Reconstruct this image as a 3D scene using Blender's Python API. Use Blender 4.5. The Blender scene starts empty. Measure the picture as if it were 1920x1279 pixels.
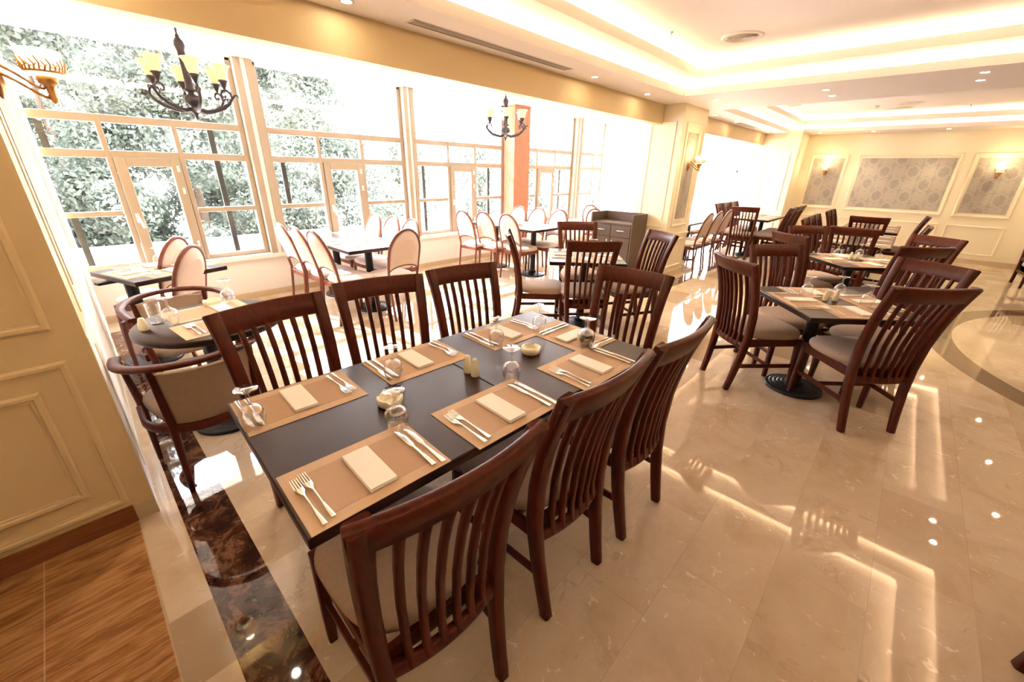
import bpy, math, random
from mathutils import Vector, Matrix
sc = bpy.context.scene
COL = sc.collection
PI = math.pi
R = math.radians
# ---------------------------------------------------------------- camera, world, sun, exposure
EYE = 1.55
yaw, pitch, roll = R(42.85), R(22.85), R(1.176)
Fv = Vector((math.cos(yaw)*math.cos(pitch), math.sin(yaw)*math.cos(pitch), -math.sin(pitch)))
r0 = Vector((math.sin(yaw), -math.cos(yaw), 0)); u0 = r0.cross(Fv)
rv = r0*math.cos(roll) + u0*math.sin(roll); uv = u0*math.cos(roll) - r0*math.sin(roll)
cd = bpy.data.cameras.new('camera'); cam = bpy.data.objects.new('camera', cd); COL.objects.link(cam)
m = Matrix((rv, uv, -Fv)).transposed().to_4x4(); m.translation = Vector((0, 0, EYE)); cam.matrix_world = m
cd.sensor_width = 36; cd.lens = 758.1/1920*36; cd.clip_start = 0.02; cd.clip_end = 200
sc.camera = cam
sc.view_settings.view_transform = 'Standard'; sc.view_settings.look = 'None'
sc.view_settings.gamma = 1; sc.view_settings.use_curve_mapping = False
sc.view_settings.exposure = 1.52
w = bpy.data.worlds.new('world'); sc.world = w; w.use_nodes = True
nt = w.node_tree; bg = nt.nodes['Background']
SKY = 12.5
bg.inputs[0].default_value = (.97, .93, 1.0, 1); bg.inputs[1].default_value = SKY
sun = bpy.data.lights.new('sun', 'SUN'); sun.energy = 12; sun.angle = R(1.0); sun.color = (1, .93, .92)
so = bpy.data.objects.new('sun', sun); COL.objects.link(so)
sd = Vector((.30, -1.0, -.88)); so.rotation_euler = sd.to_track_quat('-Z', 'Y').to_euler()
def portal(name, loc, rot, sx, sy):
    l = bpy.data.lights.new(name, 'AREA'); l.shape = 'RECTANGLE'; l.size = sx; l.size_y = sy
    l.cycles.is_portal = True
    o = bpy.data.objects.new(name, l); COL.objects.link(o); o.location = loc; o.rotation_euler = rot
portal('window_portal', (5.8, 5.95, 1.55), (R(-90), 0, 0), 13, 2.3)
WARM = (1.0, .72, .38)
# ---------------------------------------------------------------- materials
MATS = {}
class NT:
    def __init__(s, name):
        s.m = bpy.data.materials.new(name); s.m.use_nodes = True; s.t = s.m.node_tree; s.n = s.t.nodes; s.l = s.t.links
        s.b = s.n['Principled BSDF']; MATS[name] = s.m
    def node(s, k, **kw):
        x = s.n.new(k)
        for a, v in kw.items():
            if a.startswith('i_'):
                key = a[2:]; key = int(key) if key.isdigit() else key.replace('_', ' ')
                if hasattr(v, 'is_linked') or hasattr(v, 'links'): s.l.new(v, x.inputs[key])
                else: x.inputs[key].default_value = v
            else: setattr(x, a, v)
        return x
    def math(s, op, a, b=0.0, c=None):
        x = s.n.new('ShaderNodeMath'); x.operation = op
        for i, v in enumerate((a, b) if c is None else (a, b, c)):
            if isinstance(v, (int, float)): x.inputs[i].default_value = v
            else: s.l.new(v, x.inputs[i])
        return x.outputs[0]
    def mix(s, f, a, b, mode='MIX'):
        x = s.n.new('ShaderNodeMix'); x.data_type = 'RGBA'; x.blend_type = mode
        for i, v in ((0, f), (6, a), (7, b)):
            if isinstance(v, (int, float)): x.inputs[i].default_value = v
            elif isinstance(v, tuple): x.inputs[i].default_value = (*v[:3], 1)
            else: s.l.new(v, x.inputs[i])
        return x.outputs[2]
    def ramp(s, f, stops):
        x = s.n.new('ShaderNodeValToRGB'); s.l.new(f, x.inputs[0]); e = x.color_ramp.elements
        while len(e) < len(stops): e.new(.5)
        for el, (p, c) in zip(e, stops): el.position = p; el.color = (*c, 1) if len(c) == 3 else c
        return x.outputs[0]
    def pos(s, scale=(1, 1, 1), rot=(0, 0, 0), space='world', loc=(0, 0, 0)):
        if space == 'world': src = s.n.new('ShaderNodeNewGeometry').outputs['Position']
        else: src = s.n.new('ShaderNodeTexCoord').outputs['Object']
        mp = s.n.new('ShaderNodeMapping'); s.l.new(src, mp.inputs[0]); mp.inputs[3].default_value = scale
        mp.inputs[2].default_value = rot; mp.inputs[1].default_value = loc
        return mp.outputs[0]
    def noise(s, vec, scale, detail=4, rough=.55, dist=0):
        x = s.n.new('ShaderNodeTexNoise'); s.l.new(vec, x.inputs['Vector'])
        x.inputs['Scale'].default_value = scale; x.inputs['Detail'].default_value = detail
        x.inputs['Roughness'].default_value = rough; x.inputs['Distortion'].default_value = dist
        return x.outputs[0]
    def col(s, c):
        if isinstance(c, tuple): s.b.inputs['Base Color'].default_value = (*c, 1)
        else: s.l.new(c, s.b.inputs['Base Color'])
    def set(s, **kw):
        for k, v in kw.items():
            i = s.b.inputs[k.replace('_', ' ')]
            if isinstance(v, (int, float)): i.default_value = v
            elif isinstance(v, tuple): i.default_value = (*v, 1)
            else: s.l.new(v, i)
        return s
    def bump(s, h, st=.2, d=.01):
        x = s.n.new('ShaderNodeBump'); x.inputs['Strength'].default_value = st; x.inputs['Distance'].default_value = d
        s.l.new(h, x.inputs['Height']); s.l.new(x.outputs[0], s.b.inputs['Normal'])
def plain(name, c, rough=.5, metal=0, var=.06, scale=30, **kw):
    t = NT(name); v = t.noise(t.pos(space='obj'), scale, 3)
    lo = tuple(max(0, x*(1-var)) for x in c); hi = tuple(min(1, x*(1+var)) for x in c)
    t.col(t.mix(v, lo, hi)); t.set(Roughness=rough, Metallic=metal, **kw); return t.m
def wood(name, dark, light, rough=.28, coat=.25, scale=(14, 14, 1.6), spec=.35):
    t = NT(name); v = t.noise(t.pos(scale, space='obj'), 5, 6, .6, .6)
    v2 = t.noise(t.pos((2, 2, 2), space='obj'), 2.5, 2)
    c = t.ramp(t.math('ADD', t.math('MULTIPLY', v, .75), t.math('MULTIPLY', v2, .25)), [(.3, dark), (.72, light)])
    t.col(c); t.set(Roughness=rough, Coat_Weight=coat, Coat_Roughness=.15, Specular_IOR_Level=spec); t.bump(v, .05, .002); return t.m
M = {}
M['chair_wood'] = wood('chair_wood', (.036, .0058, .0018), (.12, .021, .0062), .38, .04, spec=.22)
M['round_wood'] = wood('round_wood', (.13, .035, .022), (.21, .06, .036))
M['table_wood'] = wood('table_wood', (.016, .0055, .0048), (.032, .011, .009), .33, 0, (1.5, 16, 16))
M['sideboard_wood'] = wood('sideboard_wood', (.07, .042, .028), (.115, .072, .048), .4, .1, (1.5, 16, 16))
M['cushion'] = plain('cushion', (.40, .29, .22), .85, var=.12, scale=60)
M['pad_pink'] = plain('pad_pink', (.66, .53, .46), .85, var=.05, scale=60)
M['barrel_fabric'] = plain('barrel_fabric', (.36, .25, .18), .85, var=.1, scale=50)
M['mat'] = plain('placemat', (.56, .385, .24), .75, var=.05, scale=300)
M['mat_in'] = plain('placemat_weave', (.46, .305, .19), .8, var=.08, scale=400)
M['napkin'] = plain('napkin', (.92, .88, .80), .9, var=.02)
M['ceramic'] = plain('ceramic', (.85, .78, .58), .25, var=.02)
M['whiteceramic'] = plain('white_ceramic', (.85, .84, .80), .2, var=.02)
M['steel'] = plain('steel', (.62, .60, .57), .22, 1.0, var=.03)
M['chrome'] = plain('chrome', (.85, .85, .85), .12, 1.0, var=.02)
M['iron'] = plain('black_iron', (.012, .012, .015), .35, .3, var=.2)
M['bronze'] = plain('dark_bronze', (.055, .045, .05), .45, .6, var=.3)
M['gold'] = plain('antique_gold', (.45, .24, .085), .35, .9, var=.2)
M['cream'] = plain('cream_paint', (.80, .62, .34), .5, var=.015, scale=3)
M['white'] = plain('white_paint', (.88, .84, .78), .5, var=.01, scale=3)
M['cream_pale'] = plain('pale_cream_paint', (.86, .76, .55), .5, var=.015, scale=3)
M['ceil'] = plain('ceiling_paint', (.82, .75, .70), .75, var=.01, scale=2)
M['frame'] = plain('window_frame_paint', (.34, .27, .19), .45, var=.03)
M['frame_white'] = plain('white_strip_paint', (.80, .72, .66), .45, var=.02)
M['bar'] = plain('dark_bar_paint', (.045, .04, .032), .45, var=.1)
M['column'] = wood('column_wood', (.30, .12, .065), (.42, .19, .10), .5, 0)
M['skirt'] = plain('skirting_stone', (.62, .48, .30), .3, var=.1, scale=6)
M['brown_skirt'] = wood('brown_skirting', (.17, .055, .018), (.33, .13, .045), .3, .2, (1, 4, 20))
M['parapet'] = plain('parapet_plaster', (.85, .84, .82), .8, var=.02)
M['grille'] = plain('grille_paint', (.78, .70, .62), .5, var=.02)
M['dark'] = plain('dark_slot', (.03, .025, .02), .8, var=.1)
M['bark'] = plain('bark', (.08, .055, .035), .9, var=.3, scale=10)
def glow(name, c, st):
    t = NT(name); t.col((0.9, .85, .7)); t.set(Emission_Color=c, Emission_Strength=st, Roughness=.5); return t.m
M['strip'] = glow('light_strip', (1, .80, .52), 25)
M['strip_far'] = glow('light_strip_far', (1, .80, .52), 13)
M['lamp'] = glow('downlight_lamp', (1, .85, .62), 45)
M['bulb'] = glow('bulb', (1, .80, .5), 18)
def thin_glass(name, tint, spec=.9, ior=1.45, extra=0.0, pw=5.0):
    t = NT(name); t.n.remove(t.b); out = t.n['Material Output']
    tr = t.n.new('ShaderNodeBsdfTransparent'); tr.inputs[0].default_value = (*tint, 1)
    gl = t.n.new('ShaderNodeBsdfGlossy'); gl.inputs['Roughness'].default_value = .02; gl.inputs[0].default_value = (spec, spec, spec, 1)
    lw = t.n.new('ShaderNodeLayerWeight'); lw.inputs[0].default_value = .5
    r_ = ((ior-1)/(ior+1))**2+extra
    f = t.math('ADD', t.math('MULTIPLY', t.math('POWER', lw.outputs[1], pw), (1-r_)*.8), r_)
    mx = t.n.new('ShaderNodeMixShader'); t.l.new(f, mx.inputs[0]); t.l.new(tr.outputs[0], mx.inputs[1]); t.l.new(gl.outputs[0], mx.inputs[2])
    t.l.new(mx.outputs[0], out.inputs[0]); return t.m
M['pane'] = thin_glass('window_glass', (.93, .95, .95), .9, 1.35)
M['glass'] = thin_glass('drinking_glass', (.99, .99, .99), 1.0, 1.5, .06, 2.1)
def frosted(name, c, st):
    t = NT(name); t.col(c); t.set(Roughness=.35, Transmission_Weight=.25, Emission_Color=(1, .8, .5), Emission_Strength=st); return t.m
M['shade'] = frosted('amber_glass_shade', (.80, .62, .34), .12)
M['sconce_glass'] = frosted('sconce_glass', (.95, .88, .72), .4)
def leafmat():
    t = NT('leaves'); oi = t.n.new('ShaderNodeObjectInfo')
    v = t.noise(t.pos(space='world'), 1.3, 3)
    c = t.ramp(v, [(.3, (.05, .065, .05)), (.5, (.11, .13, .10)), (.72, (.18, .20, .16))])
    t.col(c); t.set(Roughness=.7)
    tl_n = t.n.new('ShaderNodeBsdfTranslucent'); t.l.new(c, tl_n.inputs[0]); mx = t.n.new('ShaderNodeMixShader'); mx.inputs[0].default_value = .5
    t.l.new(t.b.outputs[0], mx.inputs[1]); t.l.new(tl_n.outputs[0], mx.inputs[2]); t.l.new(mx.outputs[0], t.n['Material Output'].inputs[0])
    return t.m
M['leaves'] = leafmat()
def floor_mat():
    t = NT('marble_floor'); P = t.pos(); sx = t.n.new('ShaderNodeSeparateXYZ'); t.l.new(P, sx.inputs[0])
    x, y = sx.outputs[0], sx.outputs[1]
    br = t.n.new('ShaderNodeTexBrick'); mp = t.pos((1, 1, 1), loc=(.14, .0, 0)); t.l.new(mp, br.inputs['Vector'])
    for k, v in (('Scale', 1.0), ('Brick Width', .62), ('Row Height', .31), ('Mortar Size', .0012), ('Mortar Smooth', .3), ('Bias', 0.0)): br.inputs[k].default_value = v
    br.inputs['Color1'].default_value = (0, 0, 0, 1); br.inputs['Color2'].default_value = (1, 1, 1, 1); br.inputs['Mortar'].default_value = (.35, .35, .35, 1)
    br.offset = .5
    tile = t.math('MULTIPLY', br.outputs[0], 7.0)
    cmb = t.n.new('ShaderNodeCombineXYZ'); t.l.new(tile, cmb.inputs[0]); t.l.new(tile, cmb.inputs[1]); t.l.new(tile, cmb.inputs[2])
    va = t.n.new('ShaderNodeVectorMath'); t.l.new(P, va.inputs[0]); t.l.new(cmb.outputs[0], va.inputs[1]); PT = va.outputs[0]
    cl = t.noise(PT, 3.0, 6, .65, .4); veins = t.noise(PT, 2.6, 7, .62, .5); sp = t.noise(PT, 17, 5, .6, 1.0); mk = t.noise(PT, 2.0, 3)
    base = t.ramp(cl, [(.28, (.50, .365, .235)), (.5, (.60, .465, .33)), (.74, (.68, .555, .42))])
    vline = t.ramp(veins, [(.485, (0, 0, 0)), (.5, (1, 1, 1)), (.515, (0, 0, 0))])
    base = t.mix(t.math('MULTIPLY', t.math('MULTIPLY', vline, t.ramp(mk, [(.5, (0, 0, 0)), (.62, (1, 1, 1))])), .45), base, (.34, .21, .11))
    base = t.mix(t.ramp(sp, [(.63, (0, 0, 0)), (.68, (.75, .75, .75))]), base, (.82, .70, .57))
    base = t.mix(t.ramp(sp, [(.30, (.3, .3, .3)), (.34, (0, 0, 0))]), base, (.38, .24, .13))
    base = t.mix(t.math('MULTIPLY', br.outputs[0], .45), base, (.44, .31, .18))
    dk = t.ramp(br.outputs[0], [(.89, (0, 0, 0)), (.90, (1, 1, 1))])
    base = t.mix(t.math('MULTIPLY', dk, .6), base, (.30, .20, .11))
    base = t.mix(t.math('MULTIPLY', br.outputs[1], .35), base, (.25, .17, .10))
    # dark emperador strips and ring
    em = t.noise(P, 9, 9, .72, .7); em2 = t.noise(P, 4.5, 4, .6, .5)
    emc = t.ramp(em, [(.36, (.022, .008, .006)), (.5, (.075, .028, .016)), (.57, (.23, .11, .06)), (.63, (.07, .026, .015))])
    emc = t.mix(.5, emc, t.ramp(em2, [(.35, (.35, .3, .3)), (.65, (1, 1, 1))]), 'MULTIPLY')
    def band(v, a, b): return t.math('MULTIPLY', t.math('GREATER_THAN', v, a), t.math('LESS_THAN', v, b))
    s1 = t.math('MULTIPLY', band(x, -.005, .185), t.math('LESS_THAN', y, 5.4))
    base = t.mix(s1, base, emc)
    s2 = t.math('MULTIPLY', band(y, 2.26, 2.44), band(x, 5.7, 12))
    base = t.mix(t.math('MULTIPLY', s2, .75), base, emc)
    dx = t.math('SUBTRACT', x, 6.15); dy = t.math('SUBTRACT', y, -3.2)
    rr = t.math('SQRT', t.math('ADD', t.math('MULTIPLY', dx, dx), t.math('MULTIPLY', dy, dy)))
    ring = band(rr, 2.50, 2.72)
    rc = t.mix(cl, (.14, .085, .045), (.24, .15, .08))
    base = t.mix(ring, base, rc)
    # wood-look stone
    wn = t.noise(t.pos((1.4, 9, 1)), 3, 6, .65, .8); wn2 = t.noise(t.pos((2, 24, 1)), 5, 5, .6, .4)
    wc = t.ramp(t.math('ADD', t.math('MULTIPLY', wn, .65), t.math('MULTIPLY', wn2, .35)), [(.32, (.11, .045, .02)), (.46, (.30, .13, .045)), (.6, (.48, .25, .10)), (.7, (.25, .11, .045))])
    ws = t.math('MULTIPLY', t.math('LESS_THAN', x, -.145), t.math('LESS_THAN', y, 2.25))
    base = t.mix(ws, base, wc)
    j = t.math('ADD', band(x, -.149, -.143), t.math('MULTIPLY', band(x, -.453, -.449), t.math('LESS_THAN', y, 2.25)))
    base = t.mix(t.math('MULTIPLY', j, .6), base, (.55, .38, .24))
    t.col(base); t.set(Roughness=t.math('ADD', t.math('MULTIPLY', cl, .02), .02), Specular_IOR_Level=.55)
    return t.m
M['floor'] = floor_mat()
def damask():
    t = NT('damask_wallpaper'); P = t.pos(); s = t.n.new('ShaderNodeSeparateXYZ'); t.l.new(P, s.inputs[0])
    u = t.math('ADD', s.outputs[0], s.outputs[1]); v = s.outputs[2]
    def motif(ou, ov):
        a = t.math('PINGPONG', t.math('ADD', u, ou), .225); b = t.math('PINGPONG', t.math('ADD', v, ov), .24)
        ang = t.math('ARCTAN2', b, a); rad = t.math('SQRT', t.math('ADD', t.math('MULTIPLY', a, a), t.math('MULTIPLY', t.math('MULTIPLY', b, b), .75)))
        pet = t.math('MULTIPLY', t.math('SINE', t.math('MULTIPLY', ang, 12)), .012)
        d = t.math('ADD', rad, pet)
        core = t.math('LESS_THAN', d, .078)
        ringm = t.math('MULTIPLY', t.math('GREATER_THAN', d, .118), t.math('LESS_THAN', t.math('ADD', d, t.math('MULTIPLY', t.math('SINE', t.math('MULTIPLY', ang, 6)), .02)), .146))
        return t.math('MAXIMUM', core, t.math('MULTIPLY', ringm, .8))
    n = t.noise(P, 22, 4, .6, 1)
    k = t.math('MAXIMUM', motif(0, 0), motif(.225, .24))
    k = t.math('MULTIPLY', k, t.ramp(n, [(.35, (.45, .45, .45)), (.55, (1, 1, 1))]))
    c = t.mix(k, (.48, .425, .345), (.345, .305, .265)); t.col(c)
    t.set(Roughness=t.math('SUBTRACT', .6, t.math('MULTIPLY', k, .2))); return t.m
M['damask'] = damask()
# ---------------------------------------------------------------- mesh helpers
class MB:
    def __init__(s): s.v = []; s.f = []; s.sm = []
    def add(s, vs, fs, smooth=False):
        o = len(s.v); s.v += [tuple(v) for v in vs]; s.f += [tuple(i+o for i in f) for f in fs]; s.sm += [smooth]*len(fs); return s
    def box(s, x0, y0, z0, x1, y1, z1):
        vs = [(x, y, z) for x in (x0, x1) for y in (y0, y1) for z in (z0, z1)]
        return s.add(vs, [(0, 1, 3, 2), (4, 6, 7, 5), (0, 4, 5, 1), (2, 3, 7, 6), (0, 2, 6, 4), (1, 5, 7, 3)])
    def sweep(s, pts, sizes, side, ch=.22, smooth=True, cap=True):
        """rectangular chamfered section swept along pts; size=(along side, across)"""
        pts = [Vector(p) for p in pts]; n = len(pts); rings = []
        if not isinstance(sizes, list): sizes = [sizes]*n
        for i, p in enumerate(pts):
            tn = (pts[min(i+1, n-1)] - pts[max(i-1, 0)]).normalized()
            sd_ = Vector(side[i] if isinstance(side, list) else side); sd_ = (sd_ - tn*sd_.dot(tn)).normalized(); up = tn.cross(sd_)
            a, b = sizes[i][0]/2, sizes[i][1]/2; c = min(a, b)*2*ch
            rings.append([p + sd_*x + up*y for x, y in ((a, b-c), (a-c, b), (c-a, b), (-a, b-c), (-a, c-b), (c-a, -b), (a-c, -b), (a, c-b))])
        k = 8; vs = [v for r in rings for v in r]; fs = []
        for i in range(n-1):
            for j in range(k): fs.append((i*k+j, i*k+(j+1) % k, (i+1)*k+(j+1) % k, (i+1)*k+j))
        s.add(vs, fs, smooth)
        if cap: s.add(rings[0], [tuple(range(k))]); s.add(rings[-1], [tuple(reversed(range(k)))])
        return s
    def tube(s, pts, rad, k=10, cap=True):
        pts = [Vector(p) for p in pts]; n = len(pts); rings = []
        if not isinstance(rad, (list, tuple)): rad = [rad]*n
        ref = None
        for i, p in enumerate(pts):
            tn = (pts[min(i+1, n-1)] - pts[max(i-1, 0)]).normalized()
            if ref is None: ref = tn.orthogonal()
            ref = (ref - tn*ref.dot(tn)).normalized(); b = tn.cross(ref)
            rings.append([p + (ref*math.cos(2*PI*j/k) + b*math.sin(2*PI*j/k))*rad[i] for j in range(k)])
        fs = []
        for i in range(n-1):
            for j in range(k): fs.append((i*k+j, i*k+(j+1) % k, (i+1)*k+(j+1) % k, (i+1)*k+j))
        s.add([v for r in rings for v in r], fs, True)
        if cap: s.add(rings[0], [tuple(reversed(range(k)))]); s.add(rings[-1], [tuple(range(k))])
        return s
    def lathe(s, prof, k=24, c=(0, 0, 0), sc_=(1, 1), cap=True):
        vs = []; fs = []
        for r_, z in prof:
            for j in range(k): vs.append((c[0]+r_*sc_[0]*math.cos(2*PI*j/k), c[1]+r_*sc_[1]*math.sin(2*PI*j/k), c[2]+z))
        for i in range(len(prof)-1):
            for j in range(k): fs.append((i*k+j, i*k+(j+1) % k, (i+1)*k+(j+1) % k, (i+1)*k+j))
        s.add(vs, fs, True)
        if cap:
            if prof[0][0] > 1e-4: s.add(vs[:k], [tuple(reversed(range(k)))])
            if prof[-1][0] > 1e-4: s.add(vs[-k:], [tuple(range(k))])
        return s
    def rings(s, rs, smooth=True, cap=True):
        k = len(rs[0]); fs = []
        for i in range(len(rs)-1):
            for j in range(k): fs.append((i*k+j, i*k+(j+1) % k, (i+1)*k+(j+1) % k, (i+1)*k+j))
        s.add([v for r in rs for v in r], fs, smooth)
        if cap: s.add(rs[0], [tuple(reversed(range(k)))], smooth); s.add(rs[-1], [tuple(range(k))], smooth)
        return s
    def prism(s, poly, z0, z1):
        k = len(poly); return s.rings([[(x, y, z0) for x, y in poly], [(x, y, z1) for x, y in poly]], False)
    def build(s, name, mat, parent=None):
        me = bpy.data.meshes.new(name); me.from_pydata(s.v, [], s.f)
        me.polygons.foreach_set('use_smooth', s.sm); me.materials.append(mat); me.update()
        if any(s.sm):
            import bmesh
            bm = bmesh.new(); bm.from_mesh(me); bmesh.ops.recalc_face_normals(bm, faces=bm.faces); bm.to_mesh(me); bm.free()
        o = bpy.data.objects.new(name, me); COL.objects.link(o)
        if parent is not None: o.parent = parent
        return o
def tag(o, label=None, cat=None, group=None, kind=None):
    if label: o['label'] = label
    if cat: o['category'] = cat
    if group: o['group'] = group
    if kind: o['kind'] = kind
    return o
def empty(name, label, cat, loc=(0, 0, 0), rz=0, group=None):
    o = bpy.data.objects.new(name, None); COL.objects.link(o); o.location = loc; o.rotation_euler = (0, 0, rz)
    o.empty_display_size = .05
    return tag(o, label, cat, group)
def copy_tree(o, parent=None):
    c = o.copy(); COL.objects.link(c)
    if parent is not None: c.parent = parent
    for ch in list(o.children): copy_tree(ch, c)
    return c
PROTO = {}
def place(kind, loc, rz, label, group=None, scale=None):
    p = PROTO[kind]
    if not p.get('used'):
        o = p['o']; p['used'] = True
    else: o = copy_tree(p['o'])
    o.location = loc; o.rotation_euler = (0, 0, rz)
    if scale: o.scale = scale
    o['label'] = label
    if group: o['group'] = group
    elif 'group' in o: del o['group']
    return o
def struct(name, mb, mat, label=None):
    o = mb.build(name, mat); o['kind'] = 'structure'
    if label: o['label'] = label
    return o
def bevel(o, wd=.003, seg=2):
    b = o.modifiers.new('bevel', 'BEVEL'); b.width = wd; b.segments = seg; b.limit_method = 'ANGLE'; return o
def lerp(a, b, t): return a+(b-a)*t
def interp(tab, z):
    for (z0, *a), (z1, *b) in zip(tab, tab[1:]):
        if z <= z1:
            t = (z-z0)/(z1-z0); return [lerp(p, q, t) for p, q in zip(a, b)]
    return list(tab[-1][1:])
# ---------------------------------------------------------------- room shell
ZC, ZS, ZI = 2.43, 2.57, 2.72       # lower ceiling, stepped ceiling, inner ceiling
YS, YW, XB = 2.87, 5.78, 12.2
fl = MB(); fl.box(-5, -6.5, -.1, XB+.3, YW+.1, 0)
struct('floor', fl, M['floor'], 'polished beige marble floor with dark bands')
ce = empty('ceiling', None, None); ce['kind'] = 'structure'
def frame_slab(mb, o, i, z0, z1):
    """rectangular ring between outer rect o and inner rect i (x0,y0,x1,y1)"""
    mb.box(o[0], o[1], z0, i[0], o[3], z1); mb.box(i[2], o[1], z0, o[2], o[3], z1)
    mb.box(i[0], o[1], z0, i[2], i[1], z1); mb.box(i[0], i[3], z0, i[2], o[3], z1)
H1 = (-1.6, -1.32, 5.62, 2.42); H2 = (7.06, -1.45, 11.55, 2.42)
lc = MB(); TH = .045
frame_slab(lc, (-5, -6.5, 6.4, YS+.1), H1, ZC, ZC+TH); frame_slab(lc, (6.4, -6.5, XB+.2, YS+.1), H2, ZC, ZC+TH)
lc.build('lower_ceiling', M['ceil'], ce)
def grow(r, d): return (r[0]-d, r[1]-d, r[2]+d, r[3]+d)
for Hh in (H1, H2):
    inner = grow(Hh, -.27)
    a = MB(); frame_slab(a, grow(Hh, .2), inner, ZS, ZS+TH); a.build('stepped_ceiling', M['ceil'], ce)
    a = MB(); frame_slab(a, grow(Hh, .24), grow(Hh, .2), ZC+TH, ZS+TH); frame_slab(a, grow(inner, .24), grow(inner, .2), ZS+TH, ZI+.05); a.build('cove_wall', M['ceil'], ce)
    a = MB(); a.box(*grow(inner, .2)[:2], ZI, *grow(inner, .2)[2:], ZI+.05); a.build('inner_ceiling', M['ceil'], ce)
    for rct, z in ((Hh, ZC+TH), (inner, ZS+TH)):
        a = MB(); frame_slab(a, grow(rct, .015), rct, z, z+.03); a.build('cove_lip', M['ceil'], ce)
        a = MB(); frame_slab(a, grow(rct, .15), grow(rct, .13), z+.001, z+.016); a.build('cove_light_strip', M['strip' if Hh is H1 else 'strip_far'], ce)
# soffit
a = MB(); a.box(-5, YS, 2.19, 6.2, YS+.12, 2.55); a.box(6.2, YS, 2.19, XB+.1, YS+.12, 2.55)
struct('wall_soffit', a, M['cream'])
a = MB(); a.box(-.4, YS+.12, 2.62, XB+.3, YW+.3, 2.67); struct('ceiling_alcove', a, M['white'])
def moulding(mb, pl, u0_, v0, u1, v1, wd=.035, th=.014):
    """mitred picture-frame moulding; pl(u,v,n) maps to the wall"""
    rs = []
    for ins, t in ((0, 0), (0, .6*th), (.25*wd, th), (.6*wd, th), (.75*wd, .6*th), (wd, .5*th), (wd, 0)):
        rs.append([pl(u, v, t) for u, v in ((u0_+ins, v0+ins), (u1-ins, v0+ins), (u1-ins, v1-ins), (u0_+ins, v1-ins))])
    mb.rings(rs, False, False)
def panel(name, mat, parent, pl, u0_, v0, u1, v1, t=.004):
    mb = MB(); vs = [pl(u, v, n) for u in (u0_, u1) for v in (v0, v1) for n in (0, t)]
    mb.add(vs, [(0, 1, 3, 2), (4, 6, 7, 5), (0, 4, 5, 1), (2, 3, 7, 6), (0, 2, 6, 4), (1, 5, 7, 3)]); return mb.build(name, mat, parent)
# left front wall (faces the camera) and left side wall
a = MB(); a.box(-5, 2.25, 0, -.07, 2.6, 2.5); a.add([(-.07, 2.25, 0), (-.07, 2.25, 2.7), (.005, YW, 2.7), (.005, YW, 0), (-.4, YW, 0), (-.4, YW, 2.7), (-.4, 2.6, 2.7), (-.4, 2.6, 0)],
    [(0, 1, 2, 3), (3, 2, 5, 4), (4, 5, 6, 7), (0, 3, 4, 7), (1, 6, 5, 2)])
wl = struct('wall_left', a, M['cream'])
plF = lambda u, v, n: (u, 2.25-n, v)
a = MB()
for i in range(4):
    x1 = -.15-i*1.15; x0 = x1-1.0
    moulding(a, plF, x0, .11, x1, .83); moulding(a, plF, x0+.10, .21, x1-.10, .73)
    moulding(a, plF, x0, .96, x1, 2.25); moulding(a, plF, x0+.10, 1.06, x1-.10, 2.15)
a.build('moulding', M['cream'], wl)
sl = (.005+.07)/(YW-2.25)
plS = lambda u, v, n: (-.07+(u-2.25)*sl+n, u, v)
a = MB(); moulding(a, plS, 2.5, .95, 4.2, 2.1, .05, .008); moulding(a, plS, 2.5, .12, 4.2, .8, .04, .007); moulding(a, plS, 4.5, .12, 5.6, .8, .04, .007); moulding(a, plS, 4.5, .95, 5.6, 2.1, .04, .007)
a.build('moulding', M['cream_pale'], wl)
panel('wallpaper_panel', M['damask'], wl, plS, 2.7, 1.03, 4.0, 2.02)
panel('painted_panel', M['white'], wl, plS, 2.26, .0, 5.77, .9, .002)
a = MB(); a.box(-5, 2.235, 0, -.145, 2.25, .085); struct('baseboard_left', a, M['brown_skirt'])
a = MB(); a.box(-.145, 2.237, 0, -.068, 2.25, .085); a.build('baseboard_corner', M['skirt']).update_tag()
bpy.data.objects['baseboard_corner']['kind'] = 'structure'
# pillar between the bays
def pillar(name, x0, x1, y0, y1, z1=2.46):
    a = MB(); a.box(x0, y0, 0, x1, y1, z1); p = struct(name, a, M['cream_pale'])
    fy = lambda u, v, n: (u, y0-n, v); fx = lambda u, v, n: (x0-n, u, v)
    b = MB(); wdt = x1-x0
    moulding(b, fy, x0+.14, .80, x1-.14, 2.22, .04); moulding(b, fy, x0+.14, .16, x1-.14, .60, .03); 
    moulding(b, fx, y0+.08, .80, y1-.08, 2.22, .03); moulding(b, fx, y0+.08, .16, y1-.08, .60, .03)
    b.box(x0-.012, y0-.012, .66, x1+.012, y0, .69); b.box(x0-.012, y0-.012, .66, x0, y1, .69)
    b.build('moulding', M['cream_pale'], p)
    b = MB(); b.box(x0-.015, y0-.015, 0, x1+.015, y0, .10); b.box(x0-.015, y0-.015, 0, x0, y1, .10); b.box(x1, y0, 0, x1+.015, y1, .10); b.build('skirting', M['skirt'], p)
    panel('wallpaper_panel', M['damask'], p, fy, x0+.24, .92, x1-.24, 2.10)
    return p
pillar('wall_pillar', 6.12, 6.98, 2.58, 3.12)
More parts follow.
